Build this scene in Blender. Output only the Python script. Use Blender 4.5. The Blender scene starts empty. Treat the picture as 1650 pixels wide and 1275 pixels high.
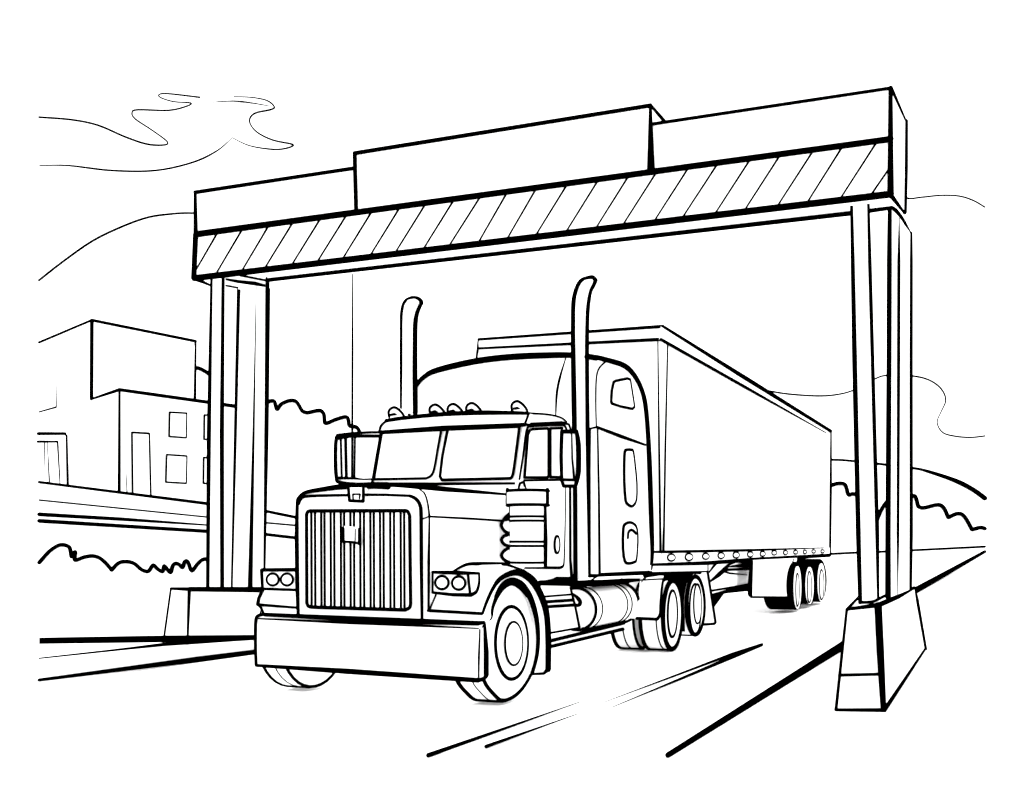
import bpy, math

# ------------------------------------------------------------------ camera model
A = math.radians(23.45); FOC = 1833.0; HC = 1.6
F = (-math.sin(A), math.cos(A)); R = (math.cos(A), math.sin(A))

def ray(px, py):
    u = (px - 825) / FOC; v = (880 - py) / FOC
    return (F[0] + R[0]*u, F[1] + R[1]*u, v)

def P(px, py, X=None, Y=None, Z=None, T=None, PL=None):
    d = ray(px, py)
    if X is not None: t = X / d[0]
    elif Y is not None: t = Y / d[1]
    elif Z is not None: t = (Z - HC) / d[2]
    elif PL is not None:
        (ax, ay), (bx, by) = PL          # vertical plane through two plan points
        nx, ny = by - ay, ax - bx
        t = (ax*nx + ay*ny) / (d[0]*nx + d[1]*ny)
    else: t = T
    return (d[0]*t, d[1]*t, HC + d[2]*t)

def mp(pts, **k): return [P(a, b, **k) for a, b in pts]
def depth(p): return max(0.5, p[0]*F[0] + p[1]*F[1])

def sm(pts, n=5, closed=False):
    """rounded line through the points"""
    out = []; N = len(pts); D = len(pts[0])
    rng = range(N) if closed else range(N-1)
    for i in rng:
        if closed: p = [pts[(i+k-1) % N] for k in range(4)]
        else: p = [pts[max(i-1, 0)], pts[i], pts[i+1], pts[min(i+2, N-1)]]
        for s in range(n):
            t = s/n
            out.append(tuple(0.5*((2*p[1][c]) + (p[2][c]-p[0][c])*t + (2*p[0][c]-5*p[1][c]+4*p[2][c]-p[3][c])*t*t
                       + (3*p[1][c]-p[0][c]-3*p[2][c]+p[3][c])*t**3) for c in range(D)))
    if not closed: out.append(tuple(pts[-1]))
    return out

def ell(cx, cy, rx, ry, n=28):
    return [(cx + rx*math.cos(2*math.pi*i/n), cy + ry*math.sin(2*math.pi*i/n)) for i in range(n)]

# ------------------------------------------------------------------ materials
def make_mat(name, col, noise=0.0):
    m = bpy.data.materials.new(name); m.use_nodes = True
    nt = m.node_tree; nt.nodes.clear()
    out = nt.nodes.new('ShaderNodeOutputMaterial'); d = nt.nodes.new('ShaderNodeBsdfDiffuse')
    nt.links.new(d.outputs[0], out.inputs[0])
    d.inputs[0].default_value = (col, col, col, 1)
    if noise:
        tc = nt.nodes.new('ShaderNodeTexCoord'); nz = nt.nodes.new('ShaderNodeTexNoise'); nz.inputs['Scale'].default_value = 3
        rp = nt.nodes.new('ShaderNodeMapRange')
        rp.inputs['To Min'].default_value = col - noise; rp.inputs['To Max'].default_value = col
        nt.links.new(tc.outputs['Object'], nz.inputs['Vector']); nt.links.new(nz.outputs[0], rp.inputs[0])
        nt.links.new(rp.outputs[0], d.inputs[0])
    return m
WHITE = make_mat('white_paint', 0.99, 0.004)
INK = make_mat('black_paint', 0.0)
KW = 1.38      # overall line weight

def sub(a, b): return (a[0]-b[0], a[1]-b[1], a[2]-b[2])
def add(a, b): return (a[0]+b[0], a[1]+b[1], a[2]+b[2])
def mul(a, s): return (a[0]*s, a[1]*s, a[2]*s)
def cross(a, b): return (a[1]*b[2]-a[2]*b[1], a[2]*b[0]-a[0]*b[2], a[0]*b[1]-a[1]*b[0])
def norm(a):
    l = math.sqrt(sum(c*c for c in a)) or 1e-9
    return (a[0]/l, a[1]/l, a[2]/l)

class MB:
    def __init__(s): s.v = []; s.f = []; s.m = []
    def face(s, pts, m=0):
        b = len(s.v); s.v += pts; s.f.append(tuple(range(b, b+len(pts)))); s.m.append(m); return s
    def slab(s, pts, vec, m=0):
        """closed solid: the outline swept along vec"""
        n = len(pts); b = len(s.v)
        s.v += list(pts) + [add(p, vec) for p in pts]
        s.f.append(tuple(range(b, b+n))); s.f.append(tuple(range(b+2*n-1, b+n-1, -1))); s.m += [m, m]
        for i in range(n):
            j = (i+1) % n; s.f.append((b+i, b+j, b+n+j, b+n+i)); s.m.append(m)
        return s
    def hexa(s, q, r, m=0):
        """solid between two quads"""
        b = len(s.v); s.v += list(q) + list(r)
        for f in ((0,1,2,3), (7,6,5,4), (0,1,5,4), (1,2,6,5), (2,3,7,6), (3,0,4,7)):
            s.f.append(tuple(b+i for i in f)); s.m.append(m)
        return s
    def tube(s, a, c, ra, rc, m, n=8):
        d = norm(sub(c, a)); h = (0, 0, 1) if abs(d[2]) < .9 else (1, 0, 0)
        u = norm(cross(d, h)); w = cross(d, u); b = len(s.v)
        for p, r in ((a, ra), (c, rc)):
            for i in range(n):
                t = 2*math.pi*i/n
                s.v.append(add(p, add(mul(u, r*math.cos(t)), mul(w, r*math.sin(t)))))
        for i in range(n):
            j = (i+1) % n; s.f.append((b+i, b+j, b+n+j, b+n+i)); s.m.append(m)
        s.f.append(tuple(range(b, b+n))); s.f.append(tuple(range(b+2*n-1, b+n-1, -1))); s.m += [m, m]
    def ball(s, c, r, m, n=8, k=4):
        b = len(s.v)
        for j in range(1, k):
            a = math.pi*j/k
            for i in range(n):
                t = 2*math.pi*i/n
                s.v.append((c[0]+r*math.sin(a)*math.cos(t), c[1]+r*math.sin(a)*math.sin(t), c[2]+r*math.cos(a)))
        s.v += [(c[0], c[1], c[2]+r), (c[0], c[1], c[2]-r)]; T = len(s.v)-2
        for j in range(k-2):
            for i in range(n):
                q = (i+1) % n; s.f.append((b+j*n+i, b+j*n+q, b+(j+1)*n+q, b+(j+1)*n+i)); s.m.append(m)
        for i in range(n):
            q = (i+1) % n
            s.f.append((T, b+i, b+q)); s.m.append(m)
            s.f.append((T+1, b+(k-2)*n+q, b+(k-2)*n+i)); s.m.append(m)
    def ink(s, pts, w=4, closed=False):
        """black line of drawn weight w along the 3D points"""
        n = len(pts)
        if isinstance(w, (int, float)): w = [w]*n
        elif len(w) != n:
            k = len(w)-1
            w = [w[min(int(i/(n-1)*k), k-1)] + (w[min(int(i/(n-1)*k), k-1)+1]-w[min(int(i/(n-1)*k), k-1)])*(i/(n-1)*k-min(int(i/(n-1)*k), k-1)) for i in range(n)]
        rr = [max(.8, w[i])*KW*0.5*depth(pts[i])/FOC for i in range(n)]
        for i in range(n if closed else n-1):
            j = (i+1) % n
            if max(abs(pts[i][c]-pts[j][c]) for c in range(3)) < 1e-6: continue
            s.tube(pts[i], pts[j], rr[i], rr[j], 1)
        for i in range(n): s.ball(pts[i], rr[i], 1)
        return s
    def outline(s, pts, vec, w=4):
        s.slab(pts, vec); s.ink(pts, w, True); return s
    def build(s, name, parent=None, **props):
        me = bpy.data.meshes.new(name)
        base = WORLD.get(parent.name, (0, 0, 0)) if parent else (0, 0, 0)
        me.from_pydata([sub(p, base) for p in s.v], [], s.f)
        me.materials.append(WHITE); me.materials.append(INK)
        me.polygons.foreach_set('material_index', s.m); me.update()
        o = bpy.data.objects.new(name, me); bpy.context.scene.collection.objects.link(o)
        if parent: o.parent = parent; WORLD[o.name] = base
        else: WORLD[o.name] = (0, 0, 0)
        for k, v in props.items(): o[k] = v
        return o
WORLD = {}
def thing(name, loc, label, cat, group=None):
    o = bpy.data.objects.new(name, None); bpy.context.scene.collection.objects.link(o)
    o.location = loc; o['label'] = label; o['category'] = cat
    if group: o['group'] = group
    WORLD[o.name] = tuple(loc); return o
def circ(cx, cz, r, y, n=32): return [(cx + r*math.cos(2*math.pi*i/n), y, cz + r*math.sin(2*math.pi*i/n)) for i in range(n)]
def vring(c, z, r, n=32): return [(c[0] + r*math.cos(2*math.pi*i/n), c[1] + r*math.sin(2*math.pi*i/n), z) for i in range(n)]

# ================================================================== SETTING
m = MB(); m.face([(-1500, -40, -.46), (1500, -40, -.46), (1500, 2500, -.46), (-1500, 2500, -.46)]); m.build('ground', kind='structure')
m = MB(); m.slab([(-10.5, -20, -.04), (-2.4, -20, -.04), (-2.4, 1500, -.04), (-10.5, 1500, -.04)], (0, 0, -.4))
m.face([(-2.4, -20, -.04), (-1.95, -20, -.45), (-1.95, 1500, -.45), (-2.4, 1500, -.04)])  # sloped bank added to brighten the drop beside the road
m.ink([P(1076, 1217, Z=-.02), P(1357, 1041, Z=-.01), P(1474, 952, Z=.05), P(1587, 889, Z=.7)], [7, 10, 8, 4])
m.build('road', kind='structure')
m = MB(); m.slab([(-300, -20, -.005), (-10.5, -20, -.005), (-10.5, 1400, -.005), (-300, 1400, -.005)], (0, 0, -.4))
m.build('verge', kind='structure')
# left kerb
m = MB()
m.hexa([(-10.52, 9.0, .0), (-10.52, 30, 0), (-10.8, 30, 0), (-10.8, 9.0, 0)], [(-10.52, 9.0, .16), (-10.52, 30, .16), (-10.8, 30, .16), (-10.8, 9.0, .16)])
m.ink([P(63, 1096, X=-10.44), P(316, 1063, X=-10.44), P(411, 1052, X=-10.44), P(560, 1030, X=-10.44)], [4, 7, 8, 7])
m.ink([P(63, 1061, X=-10.46), P(200, 1046, X=-10.46), P(263, 1038.7, X=-10.46), P(411, 1029, X=-10.46), P(500, 1020, X=-10.46)], [2, 3, 4.5, 4, 3])
m.build('kerb', kind='structure')
m = MB()
q = mp([(63, 1028), (263, 1024.5), (411, 1023.5), (500, 1023), (500, 1027), (411, 1029.5), (263, 1035.5), (63, 1038)], T=17.9)
m.slab(q, (F[0]*.08, F[1]*.08, 0), 1)
m.build('path', kind='structure')
# painted lane line, two dashes with dark edges
def dash(pts_a, pts_b, wa, wb):
    m = MB(); a = mp(pts_a, Z=-.02); b = mp(pts_b, Z=-.02)
    m.face(mp(pts_a + pts_b[::-1], Z=-.036)); m.ink(a, wa); m.ink(b, wb); return m
dash([(690, 1217), (935, 1131)], [(783, 1203), (932, 1150)], [6, 1.2], [5, 1.2]).build('lane_marking', kind='structure')
dash([(975, 1131), (1180, 1054), (1228, 1038)], [(988, 1139), (1180, 1059), (1228, 1039.5)], [1, 4, 3], [1.2, 5, 3]).build('lane_marking', kind='structure')

# hills
m = MB()
crest = sm([(63, 452), (100, 423), (150, 388), (200, 364), (240, 350), (275, 345), (297, 343.5), (325, 343.5), (400, 341), (570, 322), (800, 290), (1047, 255), (1300, 262), (1440, 300), (1460, 319), (1485, 318), (1515, 315), (1545, 316), (1568, 323), (1587, 334)], 4)
c3 = mp(crest, Y=420)
m.slab(c3 + [(c3[-1][0], 420, -.5), (c3[0][0], 420, -.5)], (0, 60, 0))
m.ink(c3, [3, 3, 2.6, 2.4, 2.4, 2.2, 2]); m.build('hills', kind='structure')
m = MB()
h = sm([(1290, 742), (1341, 741), (1379, 743.5), (1468, 754), (1496, 760), (1539, 774.5), (1567, 788.7), (1587, 803)], 4)
h3 = mp(h, Y=230)
m.slab(h3 + [P(1587, 905, Y=230), P(1290, 905, Y=230)], (0, 30, 0))
m.ink(h3, [3, 3, 3.5, 6, 6])
m.build('hill', kind='structure')
m = MB(); q = mp([(1290, 894), (1340, 892.5), (1383, 890.5), (1412, 889.5), (1467, 887), (1587, 881)], Y=200)
m.slab(q + [(q[-1][0], 200, -.45), (q[0][0], 200, -.45)], (0, 3, 0)); m.ink(q, 3); m.build('embankment', kind='structure')

# clouds
m = MB(); YC = 300
up = sm([(63, 189), (115, 193), (158, 202), (200, 220), (235, 232), (262, 234), (270, 229), (245, 210), (218, 192), (213, 182), (222, 177), (272, 178), (302, 171), (307, 166), (280, 164), (260, 158), (256, 153), (270, 151), (322, 157)], 4)
lo = sm([(64, 267), (110, 267), (180, 275), (250, 275), (310, 262), (350, 243), (374, 222)], 5)
l2 = sm([(374, 222), (402, 235), (440, 241), (462, 239), (472, 233), (440, 226), (414, 213), (402, 196), (410, 183), (436, 177), (442, 172), (430, 162), (405, 157), (377, 156)], 4)
l3 = sm([(340, 165), (375, 163), (405, 166), (434, 171)], 4)
m.slab(mp(up, Y=YC) + mp(l2[::-1], Y=YC) + mp(lo[::-1][1:], Y=YC), (0, 14, 0))
m.ink(mp(up, Y=YC), [2.6, 2.6, 2.6, 2, 2.4, 2.4, 1.8, 1.8, 2.4]); m.ink(mp(lo, Y=YC), [1.6, 2.6, 2.6, 2.6, 1])
m.ink(mp(l2, Y=YC), [1.2, 2.4, 2.4, 2, 2.6, 2, 1.5]); m.ink(mp(l3, Y=YC-.5), [1, 2.2, 1])
m.build('cloud', label='long wispy cloud with curled ends high above the flat-roofed building', category='cloud')
m = MB()
cl = sm([(1238, 630), (1270, 635), (1313, 638), (1345, 636.5), (1375, 629), (1409, 611), (1429, 605), (1468, 605.7), (1496, 612), (1516, 626), (1524, 644.7), (1516, 664.5), (1510, 681), (1519, 697), (1539, 703), (1564, 705), (1587, 702.6)], 4)
m.slab(mp(cl, Y=YC) + mp([(1587, 790), (1238, 790)], Y=YC), (0, 14, 0)); m.ink(mp(cl, Y=YC), [2.4, 2.4, 2, 2.4, 2.2, 1.4, 2.2, 2.2])
m.build('cloud', label='low rounded cloud bank behind the trailer above the far hill', category='cloud')

# trees and shrubs
def tree(label, pts, Y, ybot, w, name='tree', cat='tree', grp=None, dep=3.0, inkr=None, trunk=True, jag=None):
    s = sm(pts, 4); t3 = mp(s, Y=Y)
    cxp = sum(p[0] for p in pts)/len(pts)
    base = P(cxp, ybot, Y=Y)
    t = thing(name, (base[0], Y + dep/2, 0), label, cat, grp)
    m = MB(); x0, x1 = pts[0][0], pts[-1][0]
    b = [P(x1, ybot, Y=Y), P(x0, ybot, Y=Y)]
    # bulging crown: outline narrows towards the back
    full = t3 + b; cx = sum(p[0] for p in full)/len(full); cz = min(p[2] for p in full)
    def shr(k, y): return [(cx + (p[0]-cx)*k, y, cz + (p[2]-cz)*k) for p in full]
    rings = [full, shr(.97, Y + dep*.35), shr(.9, Y + dep*.7), shr(.7, Y + dep)]
    n = len(full); m.face(full)
    for a_, b_ in zip(rings, rings[1:]):
        for i in range(n):
            j = (i+1) % n; m.face([a_[i], a_[j], b_[j], b_[i]])
    m.face(rings[-1])
    s2 = s if inkr is None else [p for p in s if inkr[0] <= p[0] <= inkr[1]]
    m.ink(mp(s2, Y=Y-.0016*Y), w)
    m.build('crown', t)
    if trunk:
        m = MB(); zb = cz + .3; r = .09 + .02*abs(zb)
        m.tube((base[0], Y+dep/2, -.3), (base[0], Y+dep/2, zb), r*1.5, r, 0, 10); m.build('trunk', t)
    return t
tree('tree rising between the tall flat block and the left gantry post', [(298, 640), (300, 612), (306, 596), (316.7, 593), (326, 596), (336.7, 603), (343, 612), (346, 640)], 40, 800, 5, grp='trees behind the left gantry leg', inkr=(312, 346))
tree('tallest bumpy tree just right of the left gantry leg', [(425, 652), (431, 648), (438, 646), (442.6, 648), (446, 659.5), (450, 655), (455, 650), (468, 645.4), (478, 648), (486, 661), (490, 664)], 40, 800, 5, grp='trees behind the left gantry leg')
tree('middle tree between the left gantry leg and the truck mirror', [(490, 664), (496, 665), (510, 662), (517, 662), (522, 668), (523, 681)], 40, 800, 5, grp='trees behind the left gantry leg')
tree('lowest tree touching the top of the left truck mirror', [(523, 681), (527, 682), (541, 676), (555.5, 672), (561, 675), (563, 686), (572, 687.7), (577, 691), (579.5, 697)], 40, 800, 5, grp='trees behind the left gantry leg')
RG = 'trees at the foot of the far hill'
tree('tree just behind the rear end of the trailer', [(1325, 800), (1330, 786), (1341, 781.6), (1352, 779), (1362, 781.6), (1367, 797), (1373, 796), (1382, 797)], 210, 893, 5, grp=RG, dep=8)
tree('tree seen through the gap between the right gantry posts', [(1410, 850), (1414.6, 834), (1421.6, 819), (1430, 808), (1445, 801), (1468, 799.5), (1475, 800.5), (1479.5, 816)], 210, 893, 5, grp=RG, dep=8)
tree('wide low tree right of the right gantry leg', [(1479.5, 816), (1488, 818.5), (1510.5, 813.5), (1520.4, 818), (1528, 834)], 210, 893, 5, grp=RG, dep=8)
tree('round tree second from the right edge below the hill', [(1528, 834), (1543, 827.6), (1554, 832.4), (1566.4, 853.6)], 210, 893, 5, grp=RG, dep=8)
tree('small tree at the far right end of the tree row', [(1566.4, 853.6), (1579.7, 850), (1587, 852)], 210, 893, 5, grp=RG, dep=8)
SG = 'shrubs below the ramp wall'
for lb, pts in (('tallest rounded shrub at the left end below the ramp wall', [(63, 906.7), (79, 889), (92, 880), (100.7, 878), (109, 880), (112.7, 884), (115, 897)]),
                ('broad rounded shrub with a small notch, second from the left', [(115, 897), (120, 890), (121.5, 891), (120.7, 902.7), (135, 898), (148.7, 896), (160, 899), (170, 907), (180, 918.7)]),
                ('smooth low shrub third from the left below the wall', [(180, 918.7), (190, 908), (202, 905), (216, 908), (228, 918), (238, 921), (242, 917)]),
                ('jagged spiky shrub next to the left concrete plinth', [(242, 917), (247, 910.7), (254, 917), (262, 921), (264.7, 912), (274.5, 922.7), (278, 912), (283, 908), (289, 910), (294, 914.7), (297, 906), (300.7, 904), (304, 908), (309, 920), (318, 909), (326, 902), (332, 901)])):
    tree(lb, pts, 18.6, 1012, 5, name='shrub', cat='shrub', grp=SG, dep=1.0, trunk=False)

# ramp wall
t = thing('ramp_wall', (-20, 22, 0), 'long sloping concrete ramp wall with horizontal bands in front of the building', 'wall')
m = MB(); XW = -20
m.slab(mp([(63, 777), (333, 812), (478, 835)], X=XW) + [(XW, P(478, 835, X=XW)[1], 0), (XW, P(63, 777, X=XW)[1], 0)], (-.5, 0, 0))
m.ink(mp([(63, 777), (333, 811.5), (345, 813)], X=XW), [3.5, 5]); m.ink(mp([(420, 822), (427, 823.5), (478, 834)], X=XW), 4); m.build('wall', t)
m = MB(); XB = XW + .02
m.slab(mp([(63, 806), (478, 847), (478, 867), (63, 840)], X=XB), (-.015, 0, 0))
m.ink(mp([(63, 806), (345, 834.5)], X=XB), 2.2); m.ink(mp([(422, 842), (478, 847)], X=XB), 2.4)
m.ink(mp([(63, 829), (200, 837), (345, 847)], X=XB), [5, 4.5, 2]); m.ink(mp([(63, 839.5), (345, 857)], X=XB), [5, 4.5])
m.ink(mp([(422, 860.5), (478, 867)], X=XB), 4); m.build('band', t)

# ------------------------------------------------------------------ building
t = thing('flat_roofed_building', (-26.5, 30, 0), 'plain two-block building with flat roofs behind the ramp wall', 'building')
PA = P(148, 516, T=36.0); zt = PA[2]; PA = PA[:2]
t_ = (zt-HC)*FOC/(880-552); PC = P(63, 552, T=t_)[:2]
PB = (PA[0], P(315, 550, X=PA[0])[1])
PD = (PC[0], PB[1]+3)
m = MB()
pl = [PA, PB, (PB[0]-4, PB[1]+3), PD, PC]
m.slab([(x, y, 0) for x, y in pl], (0, 0, zt))
CA = (PA, PC)
m.ink([P(63, 552, PL=CA), P(148, 516, PL=CA)], 3.2); m.ink([P(148, 516, PL=CA), P(147.4, 643, PL=CA)], 4.5)
m.ink(mp([(148, 516), (315, 550)], X=PA[0]), 4); m.ink(mp([(315, 550), (313.5, 645)], X=PA[0]), [3, 4.5])
m.ink([P(91, 616, PL=CA), P(91.3, 656, PL=CA), P(63, 664, PL=CA)], [1.2, 2.5, 2])
m.build('upper_block', t)
PE = P(192, 628, T=34.0); zl = PE[2]; XE = PE[0]; PE = PE[:2]
m = MB(); PFy = P(395, 660, X=XE)[1]
m.slab([(PA[0]+.02, PA[1], 0), (PE[0], PE[1], 0), (XE, PFy, 0), (PA[0]+.02, PFy, 0)], (0, 0, zl))
EL = (PE, (PA[0]+.02, PA[1]))
m.ink([P(148, 643, PL=EL), P(191, 628.5, PL=EL)], [3, 4.5]); m.ink(mp([(192, 628), (336, 648.5), (390, 656.5)], X=XE), [4.5, 5])
m.ink(mp([(192.5, 628), (192, 800)], X=XE), [3, 4]); m.ink(mp([(202.5, 751.5), (204.7, 797)], X=XE), [1, 2])
m.build('lower_block', t)
for q in ([(273.5, 664.5), (300.7, 666), (300, 705.6), (272.7, 703.5)], [(268.7, 732.8), (301, 735), (300, 779), (267.3, 777)],
          [(329.5, 669), (350, 670), (350, 709.5), (329, 708)], [(328.4, 737.6), (350, 738), (350, 780), (328, 779)]):
    m = MB(); m.outline(mp(q, X=XE+.04), (-.03, 0, 0), 2.4); m.build('window', t)
m = MB(); q = mp([(212.7, 697), (240.4, 698.7), (242.8, 803), (214, 800)], X=XE+.04); m.slab(q, (-.03, 0, 0)); m.ink(q[:3], [2.6, 2.8, 3]); m.ink([q[0], q[3]], 2.4); m.build('door', t)
m = MB(); k = dict(PL=CA)
n_ = norm((-(PC[1]-PA[1]), PC[0]-PA[0], 0)); n_ = n_ if n_[0]*PA[0]+n_[1]*PA[1] < 0 else mul(n_, -1)
off = mul(n_, .03)
m.slab([add(p, off) for p in mp([(63, 699), (108.7, 699), (110.5, 790), (63, 790)], **k)], mul(off, -.95))
q = [add(p, off) for p in mp([(63, 699), (106, 699), (108.7, 702), (111, 790)], **k)]; m.ink(q, [4, 3.5, 2.5, 3.5])
m.build('porch', t)
m = MB(); off = mul(n_, .05)
q = [add(p, off) for p in mp([(63, 712), (95.3, 712), (99, 778), (63, 778)], **k)]; m.slab(q, mul(off, -.1))
m.ink(q[:3], [3, 2.5, 1.5]); m.ink([add(p, off) for p in mp([(75, 713), (73.5, 773)], **k)], [2.5, 1.2]); m.ink([add(p, off) for p in mp([(79, 713), (83, 781)], **k)], [1.6, 3.2])
m.build('glass_door', t)

# ================================================================== GANTRY
G = thing('overhead_gantry', (-6.8, 15, 0), 'large overhead gantry with blank sign boxes and a diagonally striped beam spanning the road', 'gantry')
YG = 14.8
def g(pts, dy=0): return mp(pts, Y=YG+dy)
yt = lambda x: 377.5-(x-317)*.1371
yb = lambda x: 447.5-(x-314)*.1212
m = MB(); m.slab(g([(314, yt(314)), (1435, yt(1435)), (1435, yb(1435)), (312, 449)]), (0, .12, 0))
m.ink(g([(317, yt(317)), (1435, yt(1435))], -.01), 8); m.ink(g([(313, 448.5), (1435, 313)], -.01), [8, 8, 9])
m.ink(g([(315.5, yt(314)), (312.5, 448)], -.01), 7)
for x0, x1 in ((352, None), (392, 346.7), (434.5, 388.5), (473.6, 425.5), (518, 469), (560, 510), (600.6, 551), (645.5, 595.5), (687, 636), (732.5, 681), (775.5, 722.5), (818, 770), (865, 816), (915, 862), (965, 911), (1014, 959), (1059, 1002.5), (1110.4, 1053), (1157.4, 1098.4), (1210, 1151), (1258, 1198.7), (1311.5, 1251.4), (1358.5, 1299.5), (1414, 1353)):
    a = (x0, yt(x0)); b = (316.7, 433.6) if x1 is None else (x1, yb(x1)); m.ink(g([a, b], -.005), [2.8, 2.3])
m.ink(g([(1431, 274), (1405.5, 311)], -.005), 2.6)
# soffit edge
m.slab([P(431, yb(431), Y=YG+.1), P(1435, 312, Y=YG+.1), P(1435, 333.5, Y=YG+.61), P(431, 449.5, Y=YG+.61)], (0, 0, .03))
m.ink([P(431, 451, Y=YG+.6), P(900, 397.5, Y=YG+.6), P(1371, 344, Y=YG+.6)], 6); m.ink([P(1401, 340, Y=YG+.6), P(1435, 335, Y=YG+.6)], 5.5)
m.ink([P(312, 450.5, Y=YG-.02), P(328, 455, Y=YG-.02), P(339, 460, Y=YG-.02)], [3, 4, 3])
m.build('striped_beam', G)
m = MB(); q = g([(314, 310), (572, 270.5), (572, 344), (316, 378)]); m.slab(q, (0, .6, 0)); m.ink(g([(314.5, 310), (571, 271)], -.01), [5, 5]); m.ink(g([(314.5, 310), (315.5, 378)], -.01), [4, 6]); m.build('sign_box', G)
m = MB(); q = g([(571.5, 247), (1048, 170), (1049, 277), (574, 342)], -.03); m.slab(q, (0, .66, 0)); m.ink(g([(571.5, 247), (1048, 170)], -.04), 5.5)
m.ink(g([(571.5, 247), (574, 342)], -.04), 5.5); m.ink(g([(1048, 171), (1048.8, 275)], -.04), [4, 5, 10]); m.ink([P(1048, 170, Y=YG-.03), P(1071, 196, Y=YG+.62)], 4.5); m.build('sign_box', G)
m = MB(); q = g([(1049, 200), (1435, 142), (1435, 226), (1049, 279)]); m.slab(q, (0, .6, 0)); m.ink(g([(1051, 200), (1435, 142)], -.01), 4.5); m.build('sign_box', G)
m = MB(); XP = P(1435, 142, Y=YG-.02)[0]
q = mp([(1435, 142), (1459, 195), (1457, 343), (1435, 314)], X=XP); m.slab(q, (-.02, 0, 0)); m.ink(q[:2], [6, 3.5]); m.ink([P(1459.8, 195, X=XP+.01), P(1459, 270, X=XP+.01), P(1458, 343, X=XP+.01)], [5, 6, 5]); m.ink([q[2], q[3]], [3, 6]); m.ink([q[3], q[0]], [8, 7, 5]); m.build('end_panel', G)

def post(L, Rr, Y, dep, wl, wr, side=None, mid_w=None, top=None):
    """L, Rr: edge points from the top down, on the plane Y"""
    m = MB(); l = mp(L, Y=Y); r = mp(Rr, Y=Y)
    n = len(L)
    for i in range(n-1): m.hexa([l[i], r[i], r[i+1], l[i+1]], [add(p, (0, dep, 0)) for p in (l[i], r[i], r[i+1], l[i+1])])
    m.ink(l, wl); m.ink(r, wr)
    if side:
        s = [P(a, b, Y=Y+dep) for a, b in side]
        for i in range(n-1): m.face([r[i], s[i], s[i+1], r[i+1]])
        m.ink(s, top)
    return m
post([(341, 447), (337, 700), (335, 949)], [(359.5, 446), (357.5, 700), (358, 949)], 15.32, .06, [3.5, 5, 6, 6, 5], [4, 6, 5, 5]).build('post', G)
m = post([(385, 456), (379.5, 700), (373.5, 949)], [(413, 459), (408.5, 700), (403, 949)], 15.75, .22, [5, 5, 3.5, 3], [.8, 1.5, 3, 4.5, 6], side=[(431, 461), (429, 700), (425.5, 949)], top=[7, 6, 3])
m.ink([P(431, 449, Y=15.4), P(431, 464, Y=15.4)], 5)
m.build('post', G)
m = MB(); q = mp([(360, 447), (387, 440), (431, 446), (431, 461.5), (385, 455), (383, 464), (361, 460)], Y=15.5); m.slab(q, (0, .2, 0))
m.ink(mp([(361, 449.5), (385, 454), (410, 457), (431, 461.5)], Y=15.49), [2.5, 4, 5, 3]); m.ink(mp([(387, 444), (431, 452.5)], Y=15.49), 2.8); m.ink(mp([(361, 460), (383, 464)], Y=15.49), 2.5); m.build('bracket', G)
post([(1371.8, 318), (1374, 421), (1377, 580), (1383, 860), (1386, 971)], [(1399, 316), (1401.6, 421), (1406, 580), (1413.6, 860), (1415, 964)], 15.2, .1, [3.5, 5, 6, 6, 5], [3, 4.5, 4.5, 5, 3]).build('post', G)
m = post([(1433.6, 334), (1433, 421), (1432.5, 580), (1430.8, 860), (1430.8, 962)], [(1449, 352), (1448.5, 421), (1448, 580), (1447, 860), (1446.5, 958)], 15.45, .9, [5, 6, 6, 6.5, 7], [1.2, 4, 4, 3.5, 1], side=[(1467, 376), (1466.5, 421), (1466, 580), (1466, 860), (1465.5, 950)], top=[5, 6.5, 7, 7.5, 6])
# the centre seam of this post fades out above the plinth
m.ink(sm([P(1435, 333.5, Y=15.44), P(1443, 339, Y=15.6), P(1455, 354, Y=15.9), P(1467, 376, Y=16.35)], 4), [4, 5, 4, 3]); m.build('post', G)
# plinths
m = MB(); Zb = -.44
f0 = P(275.5, 948.5, Y=YG); f1 = P(305, 949.5, Y=YG); f2 = P(302, 1038, Y=YG); f3 = P(263, 1038, Y=YG)
b1 = P(430, 950.5, Y=16.0); b2 = P(431, 1026, Y=16.0)
m.hexa([f0, f1, f2, f3], [(f0[0], 16.3, f0[2]), b1, b2, (f3[0], 16.3, f3[2])])
m.ink([f0, f1], [3.5, 5]); m.ink([f1, b1], [6, 7, 7]); m.ink([f0, f3], [3, 5, 3]); m.ink([f1, f2], [4.5, 2.5]); m.build('plinth', G)
m = MB()
f0 = P(1364.4, 982, Y=YG); f1 = P(1416, 975, Y=YG); f2 = P(1423.5, 1145, Z=Zb); f3 = P(1347, 1144, Z=Zb)
c1 = P(1473, 947, Y=22.0); c2 = P(1490, 1046, Z=Zb); c0 = P(1384, 962, Y=20.5)
m.hexa([f0, f1, f2, f3], [c0, c1, c2, (f3[0]-.4, c2[1], Zb)])
m.ink([f0, f1], [4, 6]); m.ink([f1, P(1446, 962, Y=17.4), c1], [7, 6, 4]); m.ink([f0, P(1384, 962, Y=17.5)], 3.5)
m.ink([f0, f3], [3.5, 5, 4]); m.ink([P(1415, 976, Y=YG-.02), P(1418.5, 1050, Y=YG-.02), P(1423.5, 1143, Y=YG-.02)], [9, 9, 7]); m.ink([f3, f2], [4, 6]); m.ink([f2, c2], [7, 5, 3.5]); m.ink([c1, P(1477, 965, Y=22.2), c2], [3.5, 5, 6])
lp_ = lambda a, b, k: add(mul(a, 1-k), mul(b, k))
m.ink([add(lp_(f0, f3, .655), (0, -.02, 0)), add(lp_(f1, f2, .655), (0, -.02, 0))], 4)
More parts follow.
